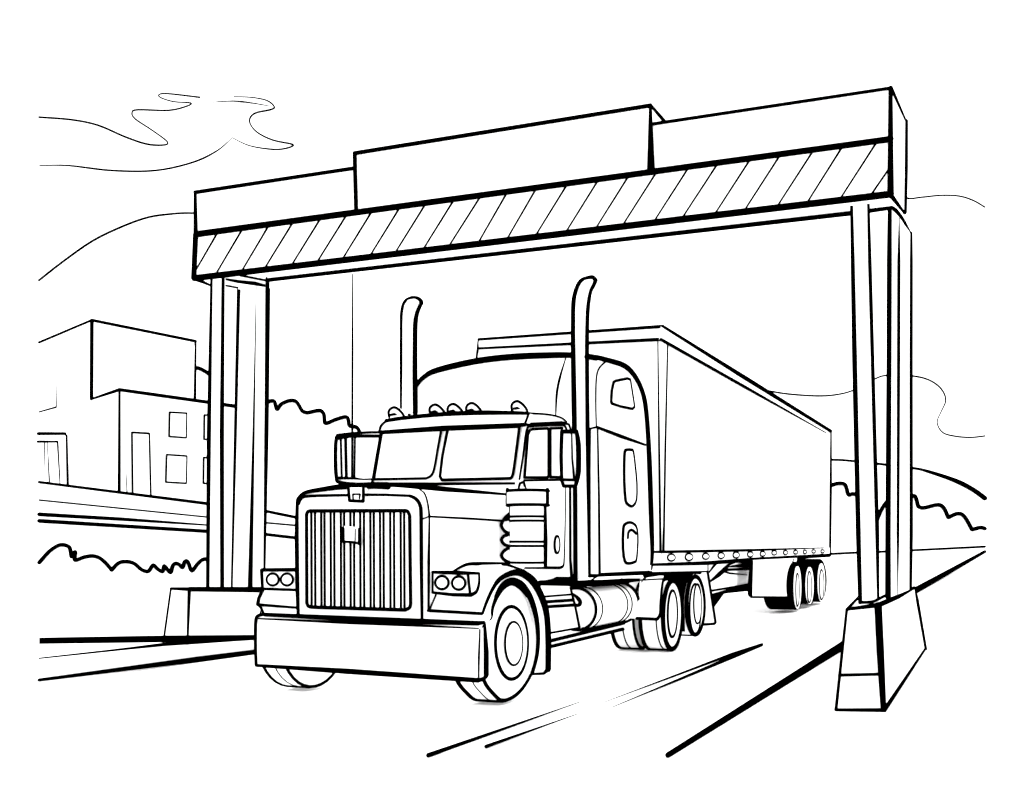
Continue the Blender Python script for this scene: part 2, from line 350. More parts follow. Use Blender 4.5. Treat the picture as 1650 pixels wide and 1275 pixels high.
m.ink(sm([P(1386, 971, Y=15.1), P(1407, 969.5, Y=15.1), P(1424, 961, Y=15.3), P(1431, 960, Y=15.3)], 4), 4)
m.build('plinth', G)

# ================================================================== TRUCK
T = thing('semi_truck', (-6.2, 14, 0), 'conventional long-nose semi truck with tall grille, sleeper cab and twin exhaust stacks', 'truck')
def fy(Y): return lambda pts: mp(pts, Y=Y)
def fx(X): return lambda pts: mp(pts, X=X)
# chassis
XF = -4.88
m = MB()
zc = .62
m.slab([(-7.2, 10.3, zc), (-5.35, 10.3, zc), (-5.35, 20.2, zc), (-7.2, 20.2, zc)], (0, 0, .32))
m.slab(mp([(1048, 911), (1140.5, 909), (1140.5, 922.5), (1048, 925)], X=XF), (-.5, 0, 0))
m.ink(mp([(1045, 924.5), (1140.5, 922.4)], X=XF+.01), 4); m.ink(mp([(1140.8, 909), (1140.8, 922)], X=XF+.01), 1.6)
# dark underside edge
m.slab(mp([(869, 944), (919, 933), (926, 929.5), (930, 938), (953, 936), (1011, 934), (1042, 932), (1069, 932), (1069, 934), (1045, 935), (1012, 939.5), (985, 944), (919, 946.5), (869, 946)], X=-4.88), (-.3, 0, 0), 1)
m.ink(mp([(930, 938), (953, 935), (962, 929)], X=-4.95), [2, 2.5])
# black slab standing in for shade between the drive wheels
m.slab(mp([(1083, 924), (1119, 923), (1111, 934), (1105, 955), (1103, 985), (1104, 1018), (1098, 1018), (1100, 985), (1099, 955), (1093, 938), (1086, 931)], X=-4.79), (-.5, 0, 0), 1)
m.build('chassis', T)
# bumper
m = MB(); q = fy(9.97)([(413, 998), (419, 991), (427, 990), (780, 1005), (784, 1010), (785, 1050), (784, 1090), (773, 1096.5), (413, 1072)])
m.slab(q, (0, .1, 0)); b = fy(9.96)
m.ink(b(sm([(412.5, 1072), (411.5, 1030), (412.5, 998), (418, 991.5), (427, 990)], 3)), [4, 4.5, 4])
m.ink(b([(427, 990.5), (600, 998.5), (680, 1001.5), (770, 1004.5), (780, 1003)]), [5, 7, 7, 6, 4])
m.ink(b([(416, 997), (560, 1003.5), (690, 1009), (771, 1013)]), [2, 4, 3, 1.5])
m.ink(b([(413, 1072.5), (560, 1082), (771, 1096.5)]), [4, 7, 6]); m.ink(b(sm([(771, 1096.5), (779, 1094), (784, 1089)], 3)), 5)
m.ink(b([(781, 1006), (783.5, 1050), (783.5, 1088)]), [4, 7, 7]); m.ink(b([(773, 1015), (771.5, 1060), (771, 1094)]), [2, 3, 2]); m.ink(b([(777, 1011), (781, 1004)]), 1.5)
m.build('bumper', T)
# hood
YH = 10.1; XH = P(691, 850, Y=YH)[0]
m = MB(); ho = sm([(479, 820), (480, 808), (484, 800), (493, 793.5), (520, 788.5), (555, 784.5), (600, 784), (650, 786.5), (675, 790), (684, 796), (689, 811), (691.5, 832)], 3)
q = fy(YH)([(479, 998)] + ho + [(691.5, 998)])
m.slab(q, (0, 2.1, 0))
b = fy(YH-.01)
m.ink(b(sm([(479, 806), (483, 800), (493, 793.5), (520, 788.5), (555, 784), (600, 782.5), (625, 783)], 4)), [4, 4.5, 6, 8, 9])
m.ink([P(625, 784, Y=YH), P(700, 787, Y=10.7), P(760, 792, Y=11.5), P(819, 797, X=XH)], [8, 7, 5, 3])
m.ink(b(sm([(676, 789), (684, 795), (689, 810), (692, 832)], 4)), [1.5, 2.4, 2.6, 3])
m.ink(b([(692, 832), (691, 905), (690.5, 984)]), [2.4, 4, 3]); m.ink(b([(682, 836), (692, 832)]), 1.8)
m.ink(mp([(692, 832.5), (760, 836), (820, 840)], X=XH+.01), [2.5, 3, 2.6])
m.build('hood', T)
m = MB(); b = fy(YH-.05)
sh = sm([(480.5, 998), (480, 860), (482, 812), (488, 802), (500, 799.5)], 3) + sm([(560, 798), (620, 797.5), (660, 799), (670, 804), (677, 815), (678.5, 835), (679, 920), (680, 998)], 3)
m.slab(b(sh), (0, .04, 0)); b = fy(YH-.06)
m.ink(b([(478.8, 808), (478, 860), (479, 940), (480.5, 994)]), [4, 5.5, 5.5, 4])
m.ink(b(sm([(481, 812), (486, 803), (500, 799.5), (560, 798)], 4)), [4, 4, 3.5]); m.ink(b([(586, 797.5), (620, 797.5), (660, 799)]), 3.5)
m.ink(b(sm([(660, 799), (670, 804), (677, 815), (678.5, 835), (679, 920), (680, 998)], 4)), [4, 5, 5, 5, 4])
m.build('grille_surround', T)
m = MB()
gr = sm([(494, 829), (496, 824.5), (500, 823.5)], 3) + sm([(652, 823), (657, 824.5), (660, 831)], 3) + sm([(661.5, 972), (660, 979), (653, 983)], 3) + sm([(503, 978.5), (497, 977), (494.5, 972)], 3)
m.slab(fy(YH-.08)(gr), (0, .03, 0)); m.ink(fy(YH-.085)(gr), 4.6, True)
for i, x in enumerate([501.6, 507.6, 517.4, 522.8, 532.7, 538.5, 549, 554.5, 564.5, 570.4, 580.3, 586.4, 596.6, 602.3, 612.2, 618, 628.6, 634.8, 645.4, 651.2]):
    yb_ = 978.5 + (x-500)*.028
    m.ink(fy(YH-.085)([(x, 824.5), (x+.6, yb_)]), 3.3)
m.build('grille', T)
m = MB(); m.slab(fy(YH-.11)([(554.5, 848), (578.5, 850), (578.5, 875.5), (553.5, 873.5)]), (0, .02, 0)); b = fy(YH-.115)
m.ink(b([(551, 873), (566, 873.5), (579, 876)]), 3.2); m.ink(b([(552.5, 852), (552.5, 872)]), 5); m.ink(b([(578.5, 852), (579.5, 876)]), [3, 5]); m.ink(b([(572.3, 853), (572, 873)]), 1.8); m.build('emblem', T)
m = MB(); m.slab(fy(YH-.1)([(561.5, 786), (585.5, 786), (585.5, 808), (562.5, 807.5)]), (0, .08, 0)); b = fy(YH-.105)
m.ink(b([(561.5, 787), (563, 807), (585.5, 808), (585.5, 787)]), 4); m.ink(b([(569, 804), (568.5, 796.5), (580, 796.5), (579, 803)]), 2.4); m.build('hood_ornament', T)
# right fender
XS = P(778, 950, Y=10.12)[0]
m = MB()
m.slab(fy(10.12)([(690, 922), (772, 922), (779, 921), (779, 988), (783, 1003), (690, 1003)]), (0, .25, 0))
inn = sm([(782, 1003), (791, 996), (794, 978), (802, 957), (812, 943), (827, 937), (841, 943), (855, 964), (864, 994), (867, 1023), (866, 1050), (862, 1070), (857, 1086)], 4)
out = sm([(779, 988), (779, 940), (782, 918)], 2) + sm([(795, 911), (812, 910), (823, 912), (843, 919), (858, 931), (869, 947), (879, 972), (885, 1002), (887, 1043), (886, 1076), (881, 1086)], 4)
m.slab(fx(XS)(out + inn[::-1]), (-.75, 0, 0))
b = fx(XS+.015)
m.ink(b(inn), [4, 4, 5, 8, 10, 9, 8, 7, 6, 5.5, 5, 5])
m.ink(b(sm([(778, 988), (784, 970), (796, 945), (810, 930), (831, 922.5), (847, 927.5), (860, 940), (872, 962), (880, 990), (882.5, 1030), (882.5, 1078)], 4)), [3.5, 4.5, 5, 6, 8, 9, 9.5, 9.5, 9.5, 9.5, 9])
m.ink(b(sm([(843, 919), (858, 931), (868, 945)], 4)), [3, 5, 6]); m.ink(b([(858, 1086.5), (876, 1085.5), (882, 1080)]), [3, 3.5, 5])
m.ink(sm([P(729, 921.5, Y=10.1), P(745, 912.5, Y=10.2), P(762, 908.5, Y=10.3), P(810, 909, X=XS), P(823, 912, X=XS), P(843, 919, X=XS)], 4), [2.5, 4, 4.5, 4.5, 3.5, 2.5])
b = fy(10.105)
m.ink(b([(690, 984), (735, 986.5), (776, 989)]), 4); m.ink(b([(703, 957), (692, 983)]), 2.4)
m.build('fender', T)
def headlight(box, rnd, cs, r, w):
    m = MB(); m.slab(fy(10.06)(box), (0, .06, 0))
    for pts, ww in rnd: m.ink(fy(10.055)(pts), ww)
    h = m.build('headlight', T)
    for c in cs:
        m = MB(); q = fy(10.045)(ell(c[0], c[1], r, r, 28)); m.slab(q, (0, .02, 0)); m.ink(q, w, True); m.build('lamp', h)
headlight([(697, 922), (772, 924), (772, 939), (768, 953), (759, 959), (729, 958), (697, 955)],
          [([(697, 955), (697, 922)], 3), ([(697, 922), (735, 923), (772, 924)], [4, 5.5, 3.5]), (sm([(772, 924), (772, 939), (768, 953), (759, 959)], 4), [3, 4, 5]), ([(759, 959), (729, 958.5), (697, 955)], [5, 4.5, 3.5]), ([(754, 926), (757.5, 957)], 3.8)],
          [(712, 939), (739, 939.7)], 10.6, 3.5)
headlight([(421.5, 918), (480, 917), (480, 951.5), (424, 948)], [([(480, 918), (421.5, 918.5), (423, 949)], [5, 4.5, 4]), ([(424, 949), (480, 951)], 3.6)], [(439.3, 934), (462.3, 934)], 9.6, 3.2)
m = MB(); m.slab(fy(10.12)([(421.5, 918), (481, 917), (481, 998), (425, 998), (418, 978), (414.5, 974), (424, 950)]), (0, 1.3, 0)); b = fy(10.11)
m.ink(b([(423.5, 950), (417, 964), (415, 974)]), 4.5); m.ink(b([(415, 974.5), (480, 979.5)]), [4, 3]); m.ink(b(sm([(415, 974), (420, 979), (425, 990)], 3)), [4, 3]); m.build('fender', T)

def wheel(parent, face, X, width, rings, w_out, w_back=4, mid=None, mat=0, world=False):
    """face: outline of the outer face (pixel ellipse on plane X, or world points); rings: rim outlines"""
    q = face if world else mp(face, X=X)
    m = MB(); m.slab(q, (-width, 0, 0), mat); m.ink(q, w_out, True)
    m.ink([add(p, (-width, 0, 0)) for p in q], w_back, True)
    lo_ = max(q, key=lambda p: (HC-p[2])/depth(p)); lb = max([add(p, (-width, 0, 0)) for p in q], key=lambda p: (HC-p[2])/depth(p))
    m.ink([lo_, lb], w_back)
    if mid: m.ink([add(p, (-width*mid, 0, 0)) for p in q], 2, True)
    wh = m.build('wheel', parent)
    for i, (rp, ww) in enumerate(rings):
        m = MB(); r = [add(p, (.012+.012*i, 0, 0)) for p in (rp if world else mp(rp, X=X))]
        m.slab(r, (-.01, 0, 0)); m.ink(r, ww, True); m.build('rim' if i == 0 else 'hub', wh)
    return wh
fo = sm([(822, 940), (850, 962), (863, 995), (867.5, 1030), (862, 1068), (849, 1098), (831, 1120), (810, 1129), (795, 1118), (780, 1097), (773, 1060), (773, 1010), (783, 965)], 4, True)
fw_ = wheel(T, fo, -4.75, .3, [(ell(822.5, 1036, 26, 58.5, 36), 4.6), (ell(824.5, 1037, 14, 35, 32), 3)], 5, 6, .45)
_h = MB(); _h.ink(mp(sm([(821, 1004), (815.5, 1020), (814, 1038), (816, 1056), (822, 1070)], 4), X=-4.71), [1.5, 2.4, 1.5]); _h.build('hub_step', fw_)
lw = [(-6.95, 10.9 + .68*math.cos(2*math.pi*i/36), .6 + .6*math.sin(2*math.pi*i/36)) for i in range(36)]
c0 = P(508, 1106, Z=0); lw = [(c0[0], c0[1] + (p[1]-10.9), p[2]) for p in lw]
wheel(T, lw, c0[0], .3, [], 4, 4.5, .5, world=True)
# cab
XC = -5.12; YW = 12.26
m = MB()
m.slab(fy(YW)([(599, 783), (614, 697), (612, 690), (616, 682), (622, 678.5), (652, 673.5), (715, 667.5), (785, 665.5), (850, 666), (848, 690), (836, 780), (836, 935), (600, 935)]), (0, 1.7, 0))
sd = [(834, 780), (846, 690), (851, 666)] + sm([(883, 667.5), (904, 672), (913, 679), (919, 684)], 3) + [(920, 780), (921, 935), (836, 935)]
m.slab(fx(XC)(sd), (-.03, 0, 0)); b = fx(XC+.012)
m.ink(b(sm([(851, 666), (883, 668), (904, 673), (913, 680)], 4)), [3, 2.6, 2.4])
m.ink(b([(846, 684), (905, 681), (917, 684), (920, 694)]), [4, 3.6, 3, 2.5])
m.ink(b([(918.5, 785), (918.7, 901), (921, 933)]), [3.5, 3.6, 5]); 
f = fy(YW-.01)
m.ink(f([(614.5, 697), (606, 745), (599.5, 780)]), [4.5, 4.5, 3.5])
m.ink(f([(590, 781), (700, 780), (838, 779)]), [5, 4, 2.8]); m.ink(f([(845, 691), (837, 745), (834, 785)]), [3.5, 3, 3])
m.build('cab', T)
YV = YW - .12
m = MB(); q = fy(YV)([(612, 697), (613, 688), (621, 678.5), (652, 673.5), (715, 667.5), (785, 665.5), (852, 666.5), (846, 684.5), (712, 690.5)]); m.slab(q, (0, .12, 0)); f = fy(YV-.01)
m.ink(f(sm([(611, 696), (614, 686), (622, 678.5)], 4)), 3.4); m.ink(f(sm([(622, 678), (652, 673.5), (715, 667.5), (785, 665), (851, 666)], 4)), [4.5, 5, 5.5, 6, 4])
m.ink(f([(615, 696.5), (712, 690.5), (846, 684.5)]), [4.5, 7, 5]); m.ink(f([(852, 667), (845.5, 684)]), 3.4); m.build('sun_visor', T)
f = fy(YW-.03)
def pane(pts, ww, fn, vec, name):
    m = MB(); q = fn(pts); m.slab(q, vec); m.ink(q, ww, True); return m.build(name, T)
pane([(615.5, 698), (711, 693)] + sm([(705, 725), (699.5, 756), (694, 767), (686, 771)], 3) + [(603, 772.5)], 3.4, f, (0, .02, 0), 'windscreen')
pane([(721.5, 692), (837, 687.5)] + sm([(832, 725), (826.5, 764), (822, 771)], 3) + [(712, 773.5), (709, 768), (713, 735)], 4, f, (0, .02, 0), 'windscreen')
m = MB(); f = fx(XC+.02)
q = [(851, 700), (854, 693.5), (858, 692), (882.5, 690.5), (882.5, 769.5), (845.5, 769.5)]
m.slab(f(q), (-.015, 0, 0)); m.ink(f(q), 3.6, True); m.slab(f([(887, 690.5), (906, 690.5), (908, 769), (887, 769)]), (-.015, 0, 0)); m.ink(f([(906, 690), (887, 690.5), (887, 769), (908, 769)]), 3.5)
m.build('side_window', T)
m = MB(); f = fx(XC+.012)
m.slab(f([(846, 774), (912, 774), (909, 911), (903, 915), (836, 915)]), (-.01, 0, 0))
m.ink(f(sm([(837, 772), (843, 735), (846.5, 705), (850, 690), (856, 687), (880, 685.5), (905, 685), (911, 688), (914, 696)], 3)), 3)
m.ink(f([(845, 774.5), (905, 773.5)]), 2.8); m.ink(f(sm([(911, 785), (910, 850), (908.5, 900), (907, 912), (902, 915)], 4)), [2.4, 3, 3.4, 4]); m.ink(f([(902, 915), (846, 914.5)]), 3.6)
m.ink(f([(836, 786), (838, 779), (844, 776.5), (847, 788)]), [3, 3, 3.6])
d_ = m.build('door', T)
m = MB(); q = fx(XC+.03)(ell(897.7, 877.7, 3.8, 14, 20)); m.slab(q, (-.015, 0, 0)); m.ink(q, 3.2, True); m.build('handle', d_)
# marker lights on the roof
def dome(x, y, Y):
    pts = sm([(x-9, y+15), (x-10, y+7), (x-6.5, y+1.5), (x, y-.5), (x+7, y+3.5), (x+13, y+10), (x+15.5, y+15)], 4)
    m = MB(); m.slab(mp(pts, Y=Y), (0, .12, 0)); m.ink(mp(pts, Y=Y-.005), 3.4); m.ink(mp([(x-6, y+11.5), (x-1, y+10.5), (x+3, y+11.5)], Y=Y-.01), [3, 3.5, 1.5]); m.build('roof_light', T)
for x, y in ((636, 657), (702, 652.5), (731, 651.5), (761, 650), (834, 647)): dome(x, y, YW-.02)
# mirrors
m = MB(); f = fy(13.0); q = [(905, 695.5), (929, 695.5), (932, 717), (932, 761), (927.5, 783.5), (908, 783.5), (904.5, 773)]
m.slab(f(q), (0, .12, 0)); f = fy(12.99)
m.ink(f([(905, 774), (904, 735), (905, 695.5), (929, 695.5)]), [4.5, 5, 5, 5.5]); m.ink(f(sm([(929, 695.5), (932, 717), (932, 761), (927.5, 783)], 4)), [5, 7, 7, 5]); m.ink(f([(904.5, 773), (908, 783.5), (927.5, 783.5)]), 4.4)
m.ink(f([(905, 773), (927, 773.5)]), 3.6); m.ink(f([(921, 698), (922, 740), (925, 771)]), [2, 2.6, 3.4]); m.build('side_mirror', T)
m = MB(); f = fy(12.32); ml = sm([(600, 696.5), (589, 697), (568, 698.5), (550, 701), (542, 705.5), (540.5, 740), (542, 770), (546, 777), (568, 780), (604, 781)], 3)
m.slab(f([(616, 696.5)] + ml), (0, .2, 0)); f = fy(12.31)
m.ink(f([(614, 696.5)] + ml), [3, 3.4, 4.5, 5, 4.5, 4]); m.ink(f(sm([(545.5, 706.5), (557, 704.5), (570, 703), (615, 703)], 3)), [4, 3.5, 4, 4])
m.ink(f(sm([(543, 770.5), (570, 771), (585, 772.5), (602, 772)], 3)), [4, 3, 2, 2.4]); m.ink(f([(549, 707), (550.5, 770)]), 3); m.ink(f([(556.8, 705), (558, 770)]), 4); m.ink(f([(572, 703), (571, 771)]), 2.6); m.build('side_mirror', T)
m = MB(); m.ink(mp([(568, 442), (568, 560), (567.7, 685), (567.2, 771)], Y=12.29), [1.6, 3, 3, 3]); m.build('antenna', T)
# sleeper: sections along the truck, roof falling in a curve
XL = -4.9; YS = P(962, 700, X=XL)[1]; YE = P(1049, 880, X=XL)[1]
prof = sm([(962, 576), (979, 580.5), (1006, 589.5), (1024, 609), (1036, 638), (1041.5, 680), (1045, 748), (1048, 842), (1050, 889), (1048, 922)], 4)
front = sm([(664, 935), (662, 760), (659, 668), (663, 642), (671, 621), (685, 606), (706, 596), (767, 582), (827, 575), (888, 572.5), (921, 572.5), (950, 575), (961, 577)], 3)
m = MB(); fr3 = mp(front, Y=YS) + [(XL, YS, P(964, 925, Y=YS)[2])]
z0 = fr3[-1][2]; z1 = P(961, 577, X=XL)[2]
tops = [(p[1], p[2]) for p in mp(prof, X=XL)]
secs = []; best = YS - 1
for y, z in tops:
    if y > best + .02: secs.append((y, z)); best = y
prev = None; first = None
fr3[0] = (fr3[0][0], fr3[0][1], z0)
for y, z in secs:
    k = max(.02, (z - z0)/(z1 - z0)); s_ = [(p[0], y, z0 + (p[2]-z0)*k) for p in fr3]
    s_[-2] = (XL, y, z0 + (z1-z0)*k)
    if prev is None: m.face(s_)
    else:
        n = len(s_)
        for i in range(n):
            j = (i+1) % n; m.face([prev[i], prev[j], s_[j], s_[i]])
    prev = s_
m.face(prev)
m.ink(mp(front[3:], Y=YS-.02), [3.5, 4, 6, 8, 8, 7, 7]); 
m.ink(mp([(945, 575)] + prof[:-1], X=XL+.01), [6, 6.5, 7, 7, 7, 8, 8, 9, 9, 7, 5])
m.ink(sm([P(912, 576, Y=YS-.1), P(902, 609, Y=YS-.1), P(897, 636, Y=YS-.1), P(895.5, 669, Y=YS-.1)], 4), [1.5, 3.5, 3.5, 2])
f = fx(XL+.012)
m.ink(f(sm([(978, 581.5), (966, 593), (961, 610), (960, 650), (961, 687.6)], 4)), [2, 2.4, 2.4, 2]); m.ink(f([(950, 691), (961.5, 688.5)]), 2.6); m.ink(f([(962, 688.5), (1000, 703), (1040, 717)]), [4, 5, 3])
m.ink(f([(963, 690), (965, 800), (966, 925)]), [2.5, 3.4, 4]); m.ink(mp([(951, 692), (949.5, 800), (949.5, 927)], Y=YS-.012), [2.4, 3, 3.6])
m.ink([P(949.5, 928, Y=YS), P(966, 926.5, X=XL), P(1048, 923, X=XL)], [5, 5, 5.5]); m.build('sleeper', T)
f = fx(XL+.02)
def win(pts, w, nm='sleeper_window'):
    m = MB(); q = f(pts); m.slab(q, (-.015, 0, 0)); m.ink(q, w, True); return m.build(nm, T)
win([(989, 616), (992, 614), (1011, 610), (1015, 611.5), (1018, 630), (1022, 656), (1019, 659), (1000, 655), (986.5, 650.5), (985, 647), (986, 630)], 3.6)
win(sm([(1007, 728), (1010, 725), (1017, 725), (1020, 728), (1023, 752), (1025.5, 780), (1025, 805), (1021, 814), (1017, 816), (1011, 812), (1008, 805), (1006, 776), (1006, 745)], 2, True), 3.8)
o = win(sm([(1004.5, 852), (1008, 844.5), (1015, 842), (1022, 845), (1026, 853), (1027, 874), (1025, 901), (1022, 906), (1012, 908), (1007, 904), (1004, 885)], 2, True), 3.8, 'hatch')
m = MB(); m.ink(fx(XL+.03)(sm([(1011.5, 867), (1012.5, 858), (1018, 854), (1025, 860)], 4)), 3.6); m.build('handle', o)
# exhaust stacks
def stack(Lp, Rp, tip, Y, wl, wr):
    T_ = depth(P((Lp[-1][0]+Rp[-1][0])/2, 700, Y=Y)); m = MB()
    N = 16; rings = []
    for a, b in zip(Lp, Rp):
        l = P(*a, T=T_); r = P(*b, T=T_); c = mul(add(l, r), .5); h = mul(sub(r, l), .5); R_ = math.sqrt(sum(x*x for x in h))
        rings.append([add(add(c, mul(h, math.cos(2*math.pi*i/N))), mul((F[0], F[1], 0), R_*math.sin(2*math.pi*i/N))) for i in range(N)])
    for u, w in zip(rings, rings[1:]):
        for i in range(N):
            j = (i+1) % N; m.face([u[i], u[j], w[j], w[i]])
    m.face(rings[0]); m.face(rings[-1])
    T_ -= .05; m.ink(mp(sm(Lp, 3), T=T_), wl); m.ink(mp(sm(Rp, 3), T=T_), wr); m.ink(mp(sm([Lp[0]] + tip + [Rp[0]], 3), T=T_), 5.5)
    m.build('exhaust_stack', T)
stack([(948, 448), (937, 452), (930, 463), (925, 480), (923.5, 500), (923.5, 560), (925.5, 690), (926.5, 780), (927.5, 936)],
      [(960, 452), (957, 459), (952, 469), (949, 482), (946.5, 505), (945.5, 560), (946.5, 690), (948, 780), (949.5, 926)],
      [(955, 447)], 13.85, [5.5, 5.5, 6, 6, 6, 7, 6, 6], [5.5, 5, 5, 6, 6, 6, 6.5, 4])
stack([(663, 480.5), (655, 484), (650, 492), (647.5, 505), (647, 521), (646.5, 600), (646, 665)], [(679, 489), (676, 495), (672, 505), (669.5, 517), (668.5, 535), (668.5, 600), (669, 665)],
      [(672, 481), (678, 485)], 13.95, [5, 5, 5, 5, 4.5, 3], [5, 5, 6, 7, 7, 7])
# air cleaner
Ya = 11.85; ca = P(850.5, 860, Y=Ya); ra = abs(P(822.5, 860, Y=Ya)[0]-P(878.5, 860, Y=Ya)[0])/2*.94; rc = ra*1.18
zat = P(850, 814, Y=Ya)[2]; zab = P(850, 913, Y=Ya)[2]; zct = P(850, 789, Y=Ya)[2]
m = MB(); m.tube((ca[0], ca[1], zab), (ca[0], ca[1], zct), ra, ra, 0, 32)
for y in (832, 839, 873, 880, 907): m.ink(vring(ca, P(850, y, Y=Ya-ra)[2], ra), 3.2, True)
m.ink(mp([(822.5, 814), (822, 912)], Y=Ya), [4, 4]); m.ink(mp([(878.5, 814), (879, 870), (879, 912)], Y=Ya), [4, 6, 5])
ac = m.build('air_cleaner', T)
m = MB(); m.tube((ca[0], ca[1], zat), (ca[0], ca[1], zct), rc, rc, 0, 32)
m.ink(mp([(817.5, 789), (817.5, 812)], Y=Ya-.02), 5); m.ink(mp([(882, 789), (882, 813)], Y=Ya-.02), 5); m.ink(vring(ca, P(850, 789.5, Y=Ya-rc)[2], rc), 4, True); m.ink(vring(ca, P(850, 813, Y=Ya-rc)[2], rc), 4, True); m.build('cap', ac)
m = MB(); lp = [sm(x, 4) for x in ([(821, 828), (814, 834), (809, 842), (808, 848), (813, 856), (821, 860)], [(821, 861), (812, 864), (808, 870), (812, 877), (821, 881)], [(821, 882), (812, 888), (808, 895), (812, 902), (821, 907)])]
for q in lp: m.slab(mp(q, Y=Ya-.02), (0, .04, 0)); m.ink(mp(q, Y=Ya-.03), 4.2)
m.slab(mp([(821, 826), (809, 841), (821, 839)], Y=Ya-.05), (0, .02, 0), 1)
m.build('hose', ac)
# step box, tank, side rail
XB_ = -4.86
m = MB(); f = fx(XB_)
m.slab(f([(868, 944), (919, 945), (933.4, 1011.7), (880, 1022)]), (-.6, 0, 0)); f = fx(XB_+.01)
m.ink(f([(877, 961.5), (921.5, 958)]), 2.6); m.ink(f([(879.5, 970), (924, 967)]), 4); m.ink(f([(881, 978), (928, 975)]), 4); m.ink(f(sm([(923, 957), (930, 963), (935, 970), (933, 975), (928, 976)], 3)), [2.5, 5, 5, 3.5])
m.ink(f([(919, 947), (926.5, 976), (933.4, 1011)]), [3, 3.4, 4]); m.ink(f([(885, 1020.5), (933, 1012)]), 2.8); m.build('step_box', T)
m = MB(); rk = .275; cxk = -4.87-rk; zk = .775
y0 = P(934, 980, X=-5.1)[1]; y1 = P(1028, 970, X=-4.87)[1]
m.slab(circ(cxk, zk, rk, y0, 40), (0, y1-y0, 0))
for px, w in ((960, 3), (970.5, 3), (1011, 3), (1018, 3)): m.ink(circ(cxk, zk, rk, P(px, 980, X=-4.87)[1], 40), w, True)
m.ink(circ(cxk, zk, rk, y1, 40), 6, True); m.ink(circ(cxk, zk, rk, y0, 40), 3.5, True)
m.ink([(cxk+rk*.35, y0, zk-rk*.94), (cxk+rk*.35, y1, zk-rk*.94)], 5.5)
m.build('fuel_tank', T)
m = MB(); f = fx(-4.98); m.slab(f([(884, 1033.5), (1005, 1004), (1004, 1013.6), (884, 1043)]), (-.2, 0, 0)); m.ink(mp([(884, 1033.5), (1005, 1004)], X=-4.97), 4.6); m.ink(mp([(884, 1043), (1004, 1014)], X=-4.97), 4.4); m.build('side_rail', T)
m = MB(); f = fx(-4.76); m.slab(f([(1042, 933), (1072, 928), (1067, 941), (1063, 991), (1059, 998), (1026, 996.5), (1034, 983), (1040, 965)]), (-.1, 0, 0)); f = fx(-4.75)
m.ink(f(sm([(1072, 927), (1067, 941), (1064, 970), (1063, 990), (1059, 997.5)], 3)), [2.5, 4, 4, 4.5]); m.ink(f([(1058, 998), (1026, 996.5)]), 4); m.ink(f([(1030, 935), (1069, 933)]), 2); m.ink(f([(1040, 927), (1034, 938)]), 1.5); m.ink(f([(1044, 927), (1038, 934)]), 1.8); m.build('mudguard', T)
# drive wheels
cw = P(1083.5, 990, X=-4.75); Rw = .53
def wc(c, r, x, n=36, k=1.0): return [(x, c[1] + r*k*math.cos(2*math.pi*i/n), c[2] + r*math.sin(2*math.pi*i/n)) for i in range(n)]
cw = (cw[0], cw[1], Rw)
wheel(T, wc(cw, Rw, -4.75), -4.75, .36, [(wc((0, cw[1]-.05, cw[2]+.02), .36, -4.75, 36, .75), 3.6)], 6, 5, .3, world=True)
wheel(T, wc(cw, Rw, -5.22), -5.22, .36, [], 3.5, 5, .5, world=True)
wheel(T, ell(1120, 976, 14, 47, 36), -4.75, .35, [(ell(1119, 981, 9, 40, 30), 2.8), (ell(1121.5, 973, 6, 32, 30), 2.4)], 5.5, 4)
m = MB(); q = mp([(1122, 923), (1140.5, 922.5), (1153, 1003), (1151, 1005.5), (1126, 1007)], Y=19.45); m.slab(q, (0, .03, 0)); m.ink(q[1:], [3.2, 3.2, 3.2, 3.6]); m.build('mud_flap', T)

# ================================================================== TRAILER
S = thing('semi_trailer', (-6.4, 26, 0), 'long plain box trailer coupled behind the semi truck', 'trailer')
XT = -4.9
m = MB(); q = mp([(1068, 526), (1338.5, 694), (1336.5, 895.5), (1064, 910)], X=XT); 
YF = q[0][1]; wT = P(771, 547, Y=YF)[0] - XT
q[3] = (XT, YF, q[3][2])
m.slab(q, (wT, 0, 0)); f = fx(XT+.012); b = fy(YF-.012)
m.ink(f([(1338.5, 695), (1337.5, 780), (1336.5, 894)]), [3, 5, 4.5]); m.ink(f([(1076, 555), (1072, 720), (1069, 889)]), [2, 3, 3.4]); m.ink(f([(1060, 551), (1062, 720), (1064.5, 908)]), [1.8, 3, 3.4])
m.ink(b([(771.5, 547), (767.5, 580)]), [3.5, 3])
m.build('cargo_box', S)
m = MB(); f = fx(XT+.03)
m.slab(f([(1068, 526), (1338.5, 694), (1331, 697.5), (1065, 547)]), (-.03, 0, 0)); m.slab(fy(YF-.03)([(771, 547), (1068, 526), (1065, 547), (772, 561.5)]), (0, .03, 0))
b = fy(YF-.035)
m.ink(b([(771, 547), (1068, 526)]), [3.5, 4.5]); m.ink(b([(772, 561.5), (1065, 547)]), [3, 4.5]); m.ink(b([(1068, 526), (1065, 547)]), 3)
m.ink(f([(1068, 526), (1200, 609), (1338.5, 695)]), [4, 6, 4.5]); m.ink(f([(1065, 547), (1200, 623.5), (1331, 697.5)]), [4, 4, 1.3]); m.build('roof_trim', S)
m = MB(); f = fx(XT+.03); q = f([(1064, 890), (1337, 883), (1336.5, 895.5), (1064, 910)]); m.slab(q, (-.02, 0, 0))
m.ink(f([(1052, 889.5), (1069, 889.5), (1200, 887), (1329, 883)]), [3, 3.6, 3.4, 1.2]); m.ink(f([(1052, 910), (1140, 907.5), (1212, 902), (1336.5, 895)]), [3.4, 5, 5, 4.5]); m.build('bottom_rail', S)
